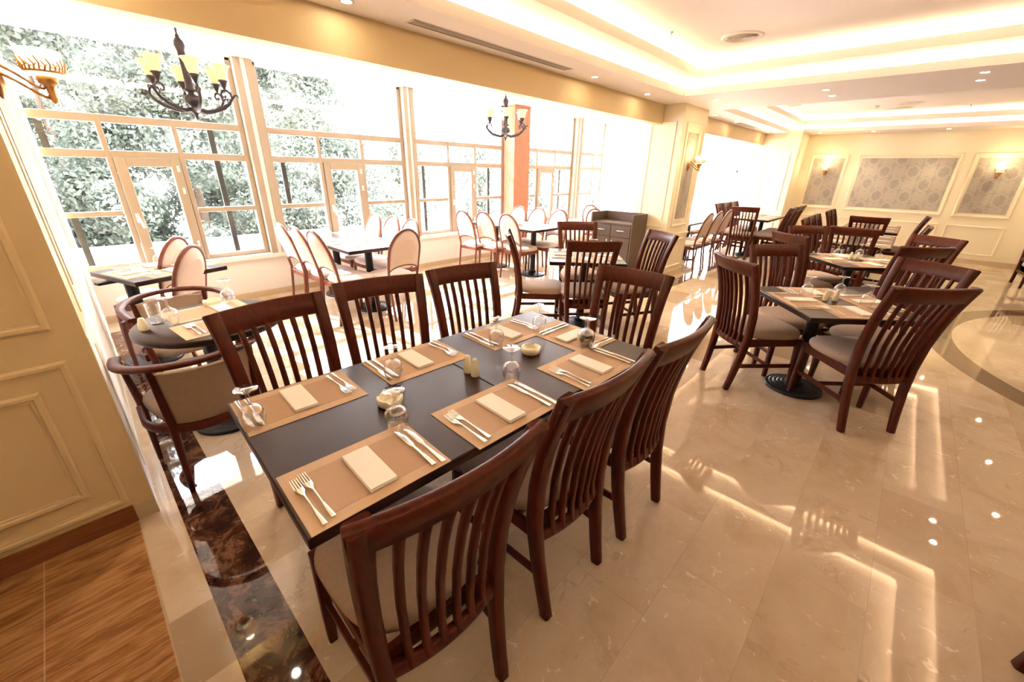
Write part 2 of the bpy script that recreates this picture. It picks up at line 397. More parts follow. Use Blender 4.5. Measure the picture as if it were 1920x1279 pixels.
# far pilaster and back wall
a = MB(); a.box(11.4, 2.15, 0, XB+.1, YS+.1, 2.46); pf = struct('wall_pilaster', a, M['cream_pale'])
b = MB(); moulding(b, lambda u, v, n: (11.4-n, u, v), 2.27, .80, 2.75, 2.05, .03); moulding(b, lambda u, v, n: (11.4-n, u, v), 2.27, .14, 2.75, .66, .03); b.build('moulding', M['white'], pf)
a = MB(); a.box(XB, -2.6, 0, XB+.2, 2.3, 2.5); wb = struct('wall_back', a, M['cream_pale'])
plB = lambda u, v, n: (XB-n, u, v)
b = MB()
for (y0, y1) in ((1.37, 1.93), (-.40, 1.07), (-1.33, -.69)):
    moulding(b, plB, y0-.07, .87, y1+.07, 2.03, .055, .02); moulding(b, plB, y0-.09, .17, y1+.09, .72, .035)
    panel('wallpaper_panel', M['damask'], wb, plB, y0, .95, y1, 1.94)
b.build('moulding', M['cream_pale'], wb)
a = MB(); a.box(XB-.02, -1.82, 0, XB, 2.15, .09); a.box(11.38, 2.13, 0, XB, 2.15, .09); a.box(11.38, 2.15, 0, 11.4, YS, .09); struct('baseboard_back', a, M['skirt'])
panel('wall_sign', M['grille'], wb, plB, 2.02, 1.68, 2.12, 1.76, .01)
a = MB(); a.box(11.2, -2.6, 0, XB+.2, -1.82, 2.5); struct('wall_right', a, M['cream_pale'])
a = MB(); a.box(11.18, -1.84, 0, XB, -1.82, .09); struct('baseboard_right', a, M['skirt'])
# room beyond the frame
a = MB(); a.box(-5, -6.6, 0, XB+.2, -6.4, 2.5); struct('wall_rear', a, M['cream'])
a = MB(); a.box(-5.1, -6.5, 0, -4.9, 2.4, 2.5); struct('wall_side', a, M['cream'])
a = MB(); a.box(XB, -6.5, 0, XB+.2, -2.6, 2.5); struct('wall_far', a, M['cream'])
# alcove end walls
def beads(mb, x, y0, y1, z1):
    y = y0
    while y < y1-.01: mb.box(x-.012, y+.004, .1, x, min(y+.09, y1), z1); y += .095
a = MB(); a.box(9.4, 3.95, 0, 9.55, YW+.1, 2.65); wa = struct('wall_alcove', a, M['white'])
b = MB(); beads(b, 9.4, 3.97, YW-.12, 1.95); b.build('beadboard', M['white'], wa)
a = MB(); a.box(XB, YS, 0, XB+.15, 3.5, 2.65); wa = struct('wall_alcove_far', a, M['white'])
b = MB(); beads(b, XB, YS+.12, 3.48, 1.9); b.build('beadboard', M['white'], wa)
a = MB(); a.box(0, YW-.03, 0, 9.4, YW, .07); struct('baseboard_window', a, M['skirt'])
# ---------------------------------------------------------------- windows
SILL, R1, R2, R3, TOP = .53, 1.10, 1.66, 1.97, 2.62
a = MB(); a.box(-.4, YW, 0, 9.4, YW+.2, SILL-.04); ww = struct('wall_window', a, M['white'])
a = MB(); a.box(-.4, YW-.08, SILL-.045, 9.4, YW+.2, SILL-.0); struct('trim_1', a, M['frame_white'])
FW = .05
mods = [(-.2, 1.68, .43, 1.05), (1.87, 3.78, 2.48, 3.12), (3.95, 5.92, 4.60, 5.24), (6.34, 8.13, 6.88, 7.52), (8.36, 9.38, 8.95, 9.38)]
thin = {0: [(.06, 1.66, 1.95), (.06, .53, 1.08), (1.36, .53, 1.95)], 1: [(2.06, 1.1, 1.64)], 2: [(4.17, .53, 1.64), (5.62, .53, 1.64)], 3: [(7.8, .53, 1.64)], 4: [(8.6, 1.1, 1.64)]}
y0w, y1w = YW+.03, YW+.10
for i, (x0, x1, d0, d1) in enumerate(mods):
    a = MB()
    a.box(x0, y0w, SILL, x0+.055, y1w, TOP); a.box(x1-.055, y0w, SILL, x1, y1w, TOP)
    a.box(x0+.01, y0w+.004, SILL, d0, y1w-.004, SILL+.05); a.box(d1, y0w+.004, SILL, x1-.01, y1w-.004, SILL+.05)
    for z in (R2, R3): a.box(x0+.01, y0w+.004, z-.07, x1-.01, y1w-.004, z)
    for s0, s1 in ((x0, d0), (d1, x1)): a.box(s0+.01, y0w+.004, R1-.05, s1-.01, y1w-.004, R1)
    for xx in (d0, d1-.045) if i < 4 else (d0,):
        a.box(xx, y0w, SILL, xx+.045, y1w, R3)
    o = struct('window_%d' % (i+1), a, M['frame']); bevel(o, .006)
    p = MB(); p.box(x0+.02, y0w+.03, SILL+.02, x1-.02, y0w+.034, TOP-.02); p.build('pane', M['pane'], o)
    b = MB(); b.box(x0, y0w, TOP-.03, x1, y1w, TOP); b.build('head', M['white'], o)  # head bar painted white, standing in for window haze that bleaches the frame
    for xx, z0, z1 in thin[i]:
        b = MB(); b.box(xx-.026, y1w+.02, z0, xx+.026, y1w+.05, z1); b.build('outer_bar', M['bar'], o)
    if i < 4:
        dz0, dz1 = SILL+.005, R2-.06; da, db = d0+.05, d1-.05
        b = MB(); fw = .085
        b.box(da, y0w-.02, dz0, da+fw, y0w+.05, dz1); b.box(db-fw, y0w-.02, dz0, db, y0w+.05, dz1); b.box(da+fw, y0w-.02, dz0, db-fw, y0w+.05, dz0+.08); b.box(da+fw, y0w-.02, dz1-fw, db-fw, y0w+.05, dz1)
        dd = struct('door_%d' % (i+1), b, M['frame']); bevel(dd, .006)
        h = MB(); h.box(da+.025, y0w-.035, .98, da+.05, y0w-.02, 1.07); h.sweep([(da+.037, y0w-.035, 1.05), (da+.037, y0w-.065, 1.05), (da+.04, y0w-.07, 1.04), (da+.06, y0w-.07, .93)], (.02, .014), (1, 0, 0)); h.build('handle', M['frame_white'], dd)
        h = MB()
        for z in (1.50, 1.28, .72): h.box(db-.045, y0w-.04, z-.03, db-.025, y0w-.02, z+.03)
        h.build('hinge', M['frame_white'], dd)
# posts
pn = 2
for (a0, a1, b0, b1) in ((1.68, 1.75, 1.80, 1.87), (3.78, 3.84, 3.89, 3.95), (8.13, 8.21, 8.28, 8.36)):
    a = MB(); a.box(a0, YW-.06, SILL-.02, a1, YW+.12, TOP); a.box(b0, YW-.06, SILL-.02, b1, YW+.12, TOP); p = struct('trim_%d' % pn, a, M['frame']); pn += 1
    b = MB(); b.box(a1, YW-.045, SILL-.02, b0, YW+.12, TOP); b.build('post_strip', M['frame_white'], p)
a = MB(); a.box(5.92, YW-.25, 0, 6.34, YW+.12, 2.62); struct('wall_column', a, M['column'], 'reddish brown wooden column between the windows')
# glazing of the second bay
a = MB()
for x in (9.55, 10.45, 11.35, 12.15): a.box(x, y0w, 0, x+.06, y1w, TOP)
for z in (.5, 1.1, 1.66, 1.97, 2.57): a.box(9.55, y0w, z-.05, XB, y1w, z)
a.box(9.55, YW, 0, XB, YW+.2, .45)
for y in (3.5, 4.6, 5.7): a.box(XB+.03, y, .0, XB+.1, y+.06, TOP)
for z in (.1, 1.66, 2.57): a.box(XB+.03, 3.5, z-.05, XB+.1, YW, z)
o = struct('window_6', a, M['frame_white'])
p = MB(); p.box(9.6, y0w+.03, .45, XB, y0w+.034, 2.6); p.box(XB+.06, 3.5, .05, XB+.064, YW, 2.6); p.build('pane', M['pane'], o)
# outside: terrace, parapet, trees
a = MB(); a.box(-12, YW+.2, -.3, 26, 9.2, -.12); a.box(XB+.3, -3, -.3, 26, YW+.2, -.12); a.box(-30, 9.2, -1.4, 60, 60, -1.2)
struct('ground', a, M['parapet'])
a = MB(); a.box(-10, 9.2, -.12, 26, 9.4, .22); a.box(-10, 9.15, .22, 26, 9.45, .28)
tag(a.build('parapet_wall', M['parapet']), 'low white parapet wall outside the windows', 'wall')
def tree_mesh(seed, h, rad, leaves, thinout=0.0):
    rng = random.Random(seed); blobs = []
    for i in range(46):
        z = rng.uniform(.0, 1.0); rr = rad*(1.15-z**1.8)*rng.uniform(.25, .95); an = rng.uniform(0, 2*PI)
        blobs.append((rr*math.cos(an), rr*math.sin(an), z*h, rng.uniform(.45, .9)*rad*.5))
    vs = []; fs = []
    for i in range(leaves):
        b = blobs[rng.randrange(len(blobs))]
        d = Vector((rng.gauss(0, 1), rng.gauss(0, 1), rng.gauss(0, 1))).normalized()*b[3]*rng.uniform(.55, 1.1)
        p = Vector(b[:3])+d
        if thinout and rng.random() < thinout*max(0, p.z)/h: continue
        s_ = rng.uniform(.04, .085)
        n = (d.normalized()+Vector((rng.uniform(-.9, .9), rng.uniform(-.9, .9), rng.uniform(-.9, .9)))).normalized()
        t1 = n.orthogonal().normalized(); t1.rotate(Matrix.Rotation(rng.uniform(0, 2*PI), 3, n)); t2 = n.cross(t1)
        k = len(vs); vs += [p-t1*s_, p-t2*s_*.5+n*.01, p+t1*s_, p+t2*s_*.5]; fs.append((k, k+1, k+2, k+3))
    mb = MB(); mb.add(vs, fs); return mb
def trunk_mesh(h):
    mb = MB(); mb.tube([(0, 0, 0), (.03, .02, h*.4), (-.02, .04, h*.9)], [.14, .09, .02], 8)
    for i in range(9):
        an = i*2.4; z = h*(.15+.07*i); mb.tube([(0, 0, z), (math.cos(an)*.7, math.sin(an)*.7, z+.5)], [.04, .012], 6)
    return mb
tl = ['leftmost bushy green tree beyond the parapet', 'tall tree behind the first window door', 'dense green tree left of the second window post', 'tree crown seen through the second window', 'thin tree seen through the third window', 'pale tree behind the wooden column', 'tree beyond the last window at the alcove end', 'farthest tree right of the column', 'back row tree at the far left of the garden', 'back row tree filling the gap behind first window door', 'back row tree behind the second window post']
protos = []
for sd_, h, rd, n, th_ in ((1, 8.2, 2.3, 80000, 0), (2, 5.6, 2.0, 40000, .5), (3, 4.0, 1.7, 16000, .7)):
    e = empty('tree', '', 'tree'); tree_mesh(sd_, h, rd, n, th_).build('foliage', M['leaves'], e); trunk_mesh(h).build('trunk', M['bark'], e); protos.append(e)
spots = [(-.9, 13.2, 0), (2.6, 13.9, 0), (5.9, 13.6, 1), (9.2, 14.0, 2), (12.6, 13.8, 2), (16.0, 14.0, 2), (19.6, 14.2, 2), (23.4, 14.5, 2), (-5.6, 20.2, 0), (.4, 20.6, 0), (6.4, 20.4, 0)]
usedp = set()
for i, (x, y, k) in enumerate(spots):
    o = protos[k] if k not in usedp else copy_tree(protos[k]); usedp.add(k)
    o.location = (x, y, -1.2); o.rotation_euler = (0, 0, i*1.3); o['label'] = tl[i]; o['group'] = 'trees beyond the parapet'
# ---------------------------------------------------------------- furniture prototypes
def seat_outline(wf, wr, yf, yr, n=40, e=3.2):
    out = []
    for i in range(n):
        t = 2*PI*i/n; c, s_ = math.cos(t), math.sin(t)
        x = math.copysign(abs(c)**(2/e), c); y = math.copysign(abs(s_)**(2/e), s_)
        hw = lerp(wr, wf, (y+1)/2)/2; out.append((x*hw, lerp(yr, yf, (y+1)/2)))
    return out
def cushion(wf, wr, yf, yr, z, th=.07, name='seat', mat='cushion', parent=None):
    ol = seat_outline(wf, wr, yf, yr); cy = (yf+yr)/2; rs = []
    for s_, zz in ((.96, 0), (1.0, .18), (1.01, .42), (.985, .66), (.92, .83), (.78, .95), (.5, 1.0), (.2, 1.02), (.02, 1.02)):
        rs.append([(x*s_, cy+(y-cy)*s_, z+th*zz) for x, y in ol])
    return MB().rings(rs).build(name, M[mat], parent)
def ladder_chair():
    t = empty('dining_chair', 'x', 'chair')
    W = M['chair_wood']
    prof = [(0, .166, -.285), (.12, .171, -.262), (.28, .179, -.236), (.44, .188, -.222), (.6, .196, -.232), (.74, .203, -.256), (.87, .210, -.293), (1.0, .219, -.345)]
    def py(z): return interp(prof, z)[1]
    for s_ in (-1, 1):
        zs = [0, .06, .12, .2, .28, .36, .44, .52, .6, .68, .76, .84, .92, .995]
        pts = []; sz = []
        for z in zs:
            x, y = interp(prof, z); pts.append((s_*x, y, z)); sz.append((interp([(0, .036), (.44, .042), (1, .052)], z)[0], interp([(0, .04), (.44, .054), (1, .036)], z)[0]))
        MB().sweep(pts, sz, (1, 0, 0), .15).build('back_post', W, t)
        MB().sweep([(s_*.205, .205, 0), (s_*.203, .20, .15), (s_*.197, .19, .43)], [(.028, .03), (.034, .036), (.042, .044)], (1, 0, 0), .12).build('leg', W, t)
        MB().sweep([(s_*.180, -.235, .205), (s_*.200, .19, .205)], (.016, .03), (1, 0, 0), .15, False).build('stretcher', W, t)
    def rail(z0, z1, hw, th, name, bulge=.036):
        n = 13; pts = []; zc_ = (z0+z1)/2
        for i in range(n):
            u = -1+2*i/(n-1); pts.append((u*hw, py(zc_)-bulge*(1-u*u)+.004, zc_))
        dy = (py(z1)-py(z0))/(z1-z0); up = Vector((0, dy, 1)).normalized()
        MB().sweep(pts, (z1-z0, th), tuple(up), .2).build(name, W, t)
    rail(.898, 1.0, .240, .028, 'top_rail'); rail(.345, .39, .182, .026, 'lower_rail', .03)
    for i in range(6):
        u = -1+2*i/5; pts = []; 
        for z in (.36, .44, .52, .6, .68, .76, .84, .91):
            k = (z-.36)/.55; x = u*lerp(.118, .138, k); pts.append((x, py(z)-.034*(1-(x/.2)**2)+.004, z))
        MB().sweep(pts, (.0195, .024), (1, 0, 0), .2).build('slat', W, t)
    ap = MB()
    ap.sweep([(-.205, .198, .40), (.205, .198, .40)], (.055, .02), (0, 0, 1), .1, False); ap.sweep([(-.185, -.21, .40), (.185, -.21, .40)], (.055, .02), (0, 0, 1), .1, False)
    for s_ in (-1, 1): ap.sweep([(s_*.19, -.2, .40), (s_*.205, .19, .40)], (.055, .02), (0, 0, 1), .1, False)
    ap.build('seat_frame', W, t)
    MB().sweep([(-.19, 0, .205), (.19, 0, .205)], (.016, .026), (0, 1, 0), .15, False).build('stretcher', W, t)
    cushion(.47, .40, .235, -.215, .428, .068, parent=t)
    return t
def round_chair():
    t = empty('round_back_chair', 'x', 'chair'); W = M['round_wood']
    def yb(z): return -.21-.00*z-.13*max(0, z-.45)**1.3/.45
    path = [(-.185, -.265, 0), (-.187, -.235, .22), (-.188, -.21, .45), (-.195, yb(.58), .58), (-.20, yb(.70), .70)]
    for i in range(1, 16):
        an = PI - PI*i/16; z = .72+.25*math.sin(an); path.append((.2*math.cos(an), yb(z), z))
    path += [(.20, yb(.70), .70), (.195, yb(.58), .58), (.188, -.21, .45), (.187, -.235, .22), (.185, -.265, 0)]
    MB().sweep(path, (.026, .026), (0, 1, 0), .28).build('back_frame', W, t)
    for s_ in (-1, 1):
        MB().sweep([(s_*.19, .20, 0), (s_*.188, .195, .2), (s_*.18, .18, .43)], [(.022, .022), (.028, .028), (.036, .036)], (1, 0, 0), .2).build('leg', W, t)
    # arch rail and pad
    arch = lambda x: .515+.075*math.sqrt(max(0, 1-(x/.2)**2))
    MB().sweep([(x*.19, yb(arch(x*.19)), arch(x*.19)) for x in [-1+i/6 for i in range(13)]], (.022, .022), (0, 1, 0), .25).build('arch_rail', W, t)
    n = 16
    def ring(off):
        o = []
        for i in range(n+1):
            x = -.182+.364*i/n; z = arch(x)+.004; o.append((x, yb(z)+off, z))
        for i in range(1, 20):
            an = PI*i/20; z = .72+.235*math.sin(an); x = .184*math.cos(an); o.append((x, yb(z)+off, z))
        return o
    def shrink(r_, k, off):
        cx, cz = 0, .74; return [(x*k, y+off, cz+(z-cz)*k) for x, y, z in r_]
    b0 = ring(0)
    MB().rings([shrink(b0, .6, -.022), shrink(b0, .93, -.018), shrink(b0, 1, -.009), shrink(b0, 1, .009), shrink(b0, .93, .022), shrink(b0, .6, .028)]).build('back_pad', M['pad_pink'], t)
    ap = MB(); ap.sweep([(-.19, .19, .40), (.19, .19, .40)], (.05, .018), (0, 0, 1), .1, False); ap.sweep([(-.185, -.205, .40), (.185, -.205, .40)], (.05, .018), (0, 0, 1), .1, False)
    for s_ in (-1, 1): ap.sweep([(s_*.188, -.2, .40), (s_*.188, .185, .40)], (.05, .018), (0, 0, 1), .1, False)
    ap.build('seat_frame', W, t)
    cushion(.43, .39, .225, -.205, .425, .06, mat='pad_pink', parent=t)
    return t
def barrel_chair():
    t = empty('barrel_armchair', 'x', 'armchair'); W = M['chair_wood']
    def hs(ang, r_=.29, ry=.27): return (r_*math.cos(ang), ry*math.sin(ang))
    angs = [PI+PI*i/16 for i in range(17)]; pts = [(-.27, .17, .655), (-.285, .08, .665)]
    for an in angs: x, y = hs(an); pts.append((x, y, .675+.03*(-math.sin(an))))
    pts += [(.285, .08, .665), (.27, .17, .655)]
    MB().sweep(pts, (.026, .05), (0, 0, 1), .3).build('arm_rail', W, t)
    low = [hs(an, .265, .25) for an in angs]
    MB().sweep([(-.255, .12, .38)]+[(x, y, .36) for x, y in low]+[(.255, .12, .38)], (.045, .024), (0, 0, 1), .2).build('lower_rail', W, t)
    for s_ in (-1, 1):
        x, y = hs(PI*1.5+s_*.80); x2, y2 = hs(PI*1.5+s_*.80, .262, .248)
        MB().sweep([(x*.98, y*1.12, 0), (x2, y2, .36), (x*.99, y, .68)], [(.022, .022), (.036, .036), (.026, .026)], (1, 0, 0), .2).build('rear_post', W, t)
        MB().sweep([(s_*.24, .235, 0), (s_*.235, .215, .38), (s_*.265, .13, .66)], [(.022, .022), (.038, .038), (.024, .024)], (1, 0, 0), .2).build('front_post', W, t)
    out = []; inn = []; n = 15
    for k in (.385, .5, .66):
        ro, rn = [], []
        for i in range(n):
            an = PI*1.5-.78+1.56*i/(n-1); sc2 = lerp(.262, .284, (k-.385)/.3); x, y = hs(an, sc2, sc2*.94); ro.append((x, y, k)); x, y = hs(an, sc2-.035, (sc2-.035)*.94); rn.append((x, y, k))
        out.append(ro+rn[::-1])
    MB().rings(out).build('back_pad', M['barrel_fabric'], t)
    cushion(.50, .42, .24, -.20, .385, .075, mat='barrel_fabric', parent=t)
    return t
def base_mesh(mb, c=(0, 0), r_=.2):
    pr = [(r_, 0), (r_, .012)]
    for i in range(6):
        rr = r_*(1-i*.135); pr += [(rr-.004, .018+i*.006), (rr-.016, .022+i*.006), (rr-.02, .016+i*.006)]
    pr += [(.06, .06), (.045, .075), (.04, .1)]
    mb.lathe(pr, 32, (c[0], c[1], 0))
def pedestal(t, c=(0, 0), h=.71, r_=.2):
    b = MB(); base_mesh(b, c, r_); b.build('pedestal_base', M['iron'], t)
    b = MB(); b.lathe([(.042, .06), (.042, h-.02)], 20, (c[0], c[1], 0)); b.box(c[0]-.2, c[1]-.03, h-.02, c[0]+.2, c[1]+.03, h); b.build('column', M['iron'], t)
def table(label, loc, rz, sx, sy, peds=((0, 0),), halves=1, group=None, roundt=False, name='dining_table'):
    t = empty(name, label, 'table', loc, rz, group)
    if roundt:
        b = MB(); b.lathe([(sx/2-.012, .712), (sx/2, .722), (sx/2, .742), (sx/2-.006, .75), (.01, .75)], 48); b.build('tabletop', M['table_wood'], t)
    else:
        for i in range(halves):
            w_ = sx/halves; x0 = -sx/2+i*w_+(.001 if i else 0); b = MB(); b.box(x0, -sy/2, .715, x0+w_-.001, sy/2, .75); bevel(b.build('tabletop', M['table_wood'], t), .005, 2)
    for c in peds: pedestal(t, c)
    return t
# cutlery, glasses
def fork():
    o = MB()
    o.sweep([(0, -.10, .0035), (0, -.07, .0035), (0, -.03, .005), (0, .02, .009), (0, .035, .007)], [(.014, .002), (.011, .003), (.005, .0035), (.005, .003), (.010, .002)], (1, 0, 0))
    o.sweep([(0, .035, .007), (0, .05, .004), (0, .065, .004)], [(.010, .002), (.022, .0016), (.023, .0016)], (1, 0, 0))
    for i in range(4):
        x = -.0096+i*.0064; o.sweep([(x, .064, .004), (x, .085, .006), (x*.95, .105, .009)], [(.0035, .0015), (.003, .0015), (.002, .001)], (1, 0, 0))
    ob = o.build('fork', M['steel']); return tag(ob, 'x', 'fork')
def knife():
    o = MB()
    o.sweep([(0, -.11, .004), (0, -.08, .004), (0, -.03, .004), (0, .0, .004)], [(.016, .004), (.013, .005), (.009, .005), (.008, .004)], (1, 0, 0))
    o.sweep([(0, 0, .004), (.001, .02, .004), (.002, .07, .003), (.0, .098, .003), (-.005, .112, .003)], [(.008, .003), (.017, .0018), (.019, .0016), (.014, .0014), (.003, .001)], (1, 0, 0))
    ob = o.build('knife', M['steel']); return tag(ob, 'x', 'knife')
def goblet():      # stands upside down: rim on the table, foot up
    o = MB(); o.lathe([(.030, 0), (.033, .012), (.038, .035), (.0395, .052), (.036, .07), (.026, .084), (.012, .092), (.006, .099), (.0045, .115), (.006, .134), (.012, .140), (.034, .146), (.035, .148), (.034, .1495), (.0, .1497)], 32, cap=False)
    o.lathe([(.0285, 0), (.0315, .012), (.0365, .035), (.038, .052), (.0345, .069), (.0245, .082), (.0, .0885)], 32, cap=False)
    ob = o.build('wine_glass', M['glass']); return tag(ob, 'x', 'glass')
def goblet_far():
    o = MB(); o.lathe([(.030, 0), (.038, .035), (.0395, .052), (.036, .07), (.026, .084), (.012, .092), (.0055, .1), (.0055, .13), (.012, .140), (.034, .146), (.034, .1495), (.0, .1497)], 16, cap=False)
    return tag(o.build('wine_glass', M['glass']), 'x', 'glass')
def tumbler():
    o = MB(); o.lathe([(0, .006), (.022, .006), (.026, .012), (.031, .115), (.0325, .115), (.028, .0), (0, 0)], 24, cap=False)
    return tag(o.build('tumbler', M['glass']), 'x', 'glass')
def shaker():
    o = MB(); o.lathe([(.015, 0), (.018, .004), (.0185, .02), (.016, .045), (.0125, .062), (.011, .072), (.009, .078), (.004, .081), (0, .0815)], 20)
    for i in range(3): o.lathe([(.001, .0795), (.001, .082)], 6, (math.cos(i*2.1)*.004, math.sin(i*2.1)*.004, 0))
    return tag(o.build('shaker', M['ceramic']), 'x', 'shaker')
def ashtray():
    o = MB(); n = 48; pr = [(.040, 0), (.046, .006), (.048, .02), (.047, .030), (.043, .032), (.036, .030), (.033, .012), (.028, .008), (.0, .008)]
    vs = []
    for r_, z in pr:
        for j in range(n):
            a_ = 2*PI*j/n; notch = max(0, math.cos(3*a_)-.85)/.15 if r_ > .03 and z > .025 else 0
            vs.append((r_*math.cos(a_), r_*math.sin(a_), z-.009*notch))
    fs = [(i*n+j, i*n+(j+1) % n, (i+1)*n+(j+1) % n, (i+1)*n+j) for i in range(len(pr)-1) for j in range(n)]
    o.add(vs, fs, True); o.add(vs[:n], [tuple(reversed(range(n)))])
    return tag(o.build('ashtray', M['ceramic']), 'x', 'ashtray')
def napkin():
    o = MB(); 
    for k in range(3):
        d = .0008*k; o.box(-.04+d, -.095+d*2, .001+k*.0032, .04-d, .095-d, .0035+k*.0032)
    o.sweep([(.0395, -.09, .005), (.0395, .09, .005)], (.009, .003), (0, 0, 1), .3)
    return tag(bevel(o.build('napkin', M['napkin']), .001, 1), 'x', 'napkin')
def placemat():
    t = empty('placemat', 'x', 'placemat'); o = MB(); o.box(-.2, -.135, 0, .2, .135, .0018); o.build('border', M['mat'], t)
    o = MB(); o.box(-.155, -.097, .0018, .155, .097, .0023); o.build('weave', M['mat_in'], t); return t
PROTO['ladder'] = {'o': ladder_chair()}; PROTO['round'] = {'o': round_chair()}; PROTO['barrel'] = {'o': barrel_chair()}
for k, fn in (('fork', fork), ('knife', knife), ('goblet', goblet), ('goblet_far', goblet_far), ('tumbler', tumbler), ('shaker', shaker), ('ashtray', ashtray), ('napkin', napkin), ('mat', placemat)): PROTO[k] = {'o': fn()}
def chair_at(kind, x, y, facing, label, group=None, off=0):
    """x,y = point under the top rail, facing = direction (deg) the sitter looks"""
    a_ = R(facing); d = {'rail': .345, 'foot': .0}
    return place(kind, (x+math.cos(a_)*off, y+math.sin(a_)*off, 0), a_-PI/2, label, group)
G1 = 'slat back chairs around the long table'
LR = .355   # rail lies this far behind the chair's middle
CH = [  # rail position, facing, label
 (.415, .50, 86, 'dark slat back chair nearest the camera, pulled to the table corner'),
 (1.005, .50, 88, 'middle slat back chair on the aisle side of the long table'),
 (1.525, .475, 88, 'farthest slat back chair on the aisle side of the long table'),
 (.51, 1.955, -84, 'slat back chair across the long table, in front of barrel armchair'),
 (1.085, 2.01, -104, 'middle slat back chair on the window side of the long table'),
 (1.62, 1.95, -101, 'farthest slat back chair on the window side of the long table'),
 (2.345, 1.14, 184, 'slat back chair at the far head of the long table')]
for x, y, f_, l in CH: chair_at('ladder', x, y, f_, l, G1, LR)
G2 = 'slat back chairs around the square table at right'
for x, y, f_, l in ((3.20, -.24, 43, 'slat back chair nearest the camera at the right square table'), (3.25, .84, -41, 'left slat back chair turned sideways at the right square table'),
    (4.2, .77, 226, 'slat back chair behind the left corner of the right square table'), (4.2, -.25, 148, 'slat back chair with bluish shine on the right of right square table')):
    chair_at('ladder', x, y, f_, l, G2, LR)
G3 = 'slat back chairs around the second square table at right'
for x, y, f_, l in ((5.16, .86, -38, 'left slat back chair at the second square table'), (6.2, .86, 224, 'slat back chair behind the second square table on its left'),
    (5.15, -.22, 43, 'near slat back chair at the second square table'), (6.18, -.3, 148, 'right hand slat back chair behind the second square table')):
    chair_at('ladder', x, y, f_, l, G3, LR)
G4 = 'slat back chairs at the square table by the sideboard'
for x, y, f_, l in ((2.94, 2.82, -46, 'slat back chair seen from its side, left of sideboard table'), (4.22, 2.88, 226, 'slat back chair in front of the sideboard'),
    (3.11, 1.92, 47, 'slat back chair with its back to the camera at sideboard table'), (4.18, 1.78, 150, 'slat back chair between the sideboard and the pillar')):
    chair_at('ladder', x, y, f_, l, G4, LR)
G5 = 'slat back chairs along the tables near the back wall'
for x, y, f_, l in ((6.45, .42, 0, 'slat back chair at the near end of the long back table'), (8.48, .42, 0, 'slat back chair at near end of table by back wall'),
    (7.32, 1.08, -90, 'first of three slat back chairs on left of long back table'), (7.79, 1.08, -90, 'second of three slat back chairs on left of long back table'), (8.26, 1.08, -90, 'third of three slat back chairs on left of long back table'),
    (9.3, 1.06, -90, 'first thin-looking slat back chair left of the farthest table'), (9.8, 1.06, -90, 'second thin-looking slat back chair left of the farthest table'),
    (7.45, -.25, 90, 'slat back chair on the right of the long back table'), (9.4, -.25, 90, 'slat back chair on the right of the farthest table')):
    chair_at('ladder', x, y, f_, l, G5, LR)
G6 = 'slat back chairs at the table in the far bay'
for x, y, f_, l in ((8.95, 2.30, 5, 'slat back chair at near end of far bay table'), (9.6, 3.0, -90, 'left chair of the row behind the far bay table'), (10.1, 3.0, -90, 'middle chair of the row behind the far bay table'), (10.6, 3.0, -90, 'right chair of the row behind the far bay table'),
    (9.6, 1.62, 90, 'nearest of three slat back chairs right of far bay table'), (10.1, 1.62, 90, 'middle of three slat back chairs right of far bay table'), (10.6, 1.62, 90, 'farthest of three slat back chairs right of far bay table')):
    chair_at('ladder', x, y, f_, l, G6, LR)
place('ladder', (10.2, -1.75, 0), R(100), 'slat back chair cut by the right edge of the picture')
place('ladder', (1.725, -1.025, 0), R(-170), 'slat back chair at the bottom right picture corner')
# round-back chairs; position given for the middle of the seat
RB = .33
GA = 'oval back chairs at the leftmost window table'
for x, y, f_, l in ((.60, 3.94, 140, 'pink oval back chair right of the leftmost window table, nearer one'), (.60, 4.5, 138, 'pink oval back chair by the window behind the nearer one')):
    chair_at('round', x, y, f_, l, GA, RB)
GB = 'oval back chairs at the second window table'
for x, y, f_, l in ((1.58, 5.0, 0, 'left row oval back chair nearest the window at second window table'), (1.60, 4.62, 0, 'middle oval back chair of the left row at second window table'), (1.62, 4.22, 2, 'oval back chair nearest the camera in left row, second window table'),
    (2.93, 5.32, 180, 'right row oval back chair nearest the window at second window table'), (2.95, 4.90, 180, 'middle oval back chair of the right row at second window table'), (2.95, 4.47, 180, 'oval back chair of the right row behind the head chair'),
    (2.38, 3.72, 95, 'oval back chair with tan back at head of second window table')):
    chair_at('round', x, y, f_, l, GB, RB)
GC = 'oval back chairs at the third window table'
for x, y, f_, l in ((4.2, 5.0, 0, 'oval back chair under window at left of third window table'), (4.32, 4.66, 0, 'middle oval back chair left of third window table'), (4.38, 4.22, 0, 'nearest oval back chair left of third window table'),
    (5.58, 5.05, 180, 'oval back chair by the wooden column, right of third window table'), (5.60, 4.62, 180, 'middle oval back chair right of third window table'), (5.62, 4.18, 178, 'nearest oval back chair right of third window table')):
    chair_at('round', x, y, f_, l, GC, RB)
for x, y, f_, l in ((7.0, 4.5, 0, 'oval back chair behind the sideboard by the beadboard wall'), (6.3, 3.95, 0, 'oval back chair peeking over the left end of the sideboard')):
    chair_at('round', x, y, f_, l, 'oval back chairs behind the sideboard', RB)
GE = 'oval back chairs right of the pillar'
for x, y, f_, l in ((7.25, 2.34, 90, 'first oval back chair right of the pillar'), (7.72, 2.34, 90, 'second oval back chair right of the pillar'), (8.19, 2.33, 90, 'third oval back chair from the pillar'), (9.15, 3.72, -92, 'pink oval back chair facing us across the table past the pillar')):
    chair_at('round', x, y, f_, l, GE, RB)
place('barrel', (.26, 2.50, 0), R(4), 'barrel armchair with its back to us beside the cream wall')
place('barrel', (.37, 3.48, 0), R(184), 'barrel armchair facing us behind the small round table')
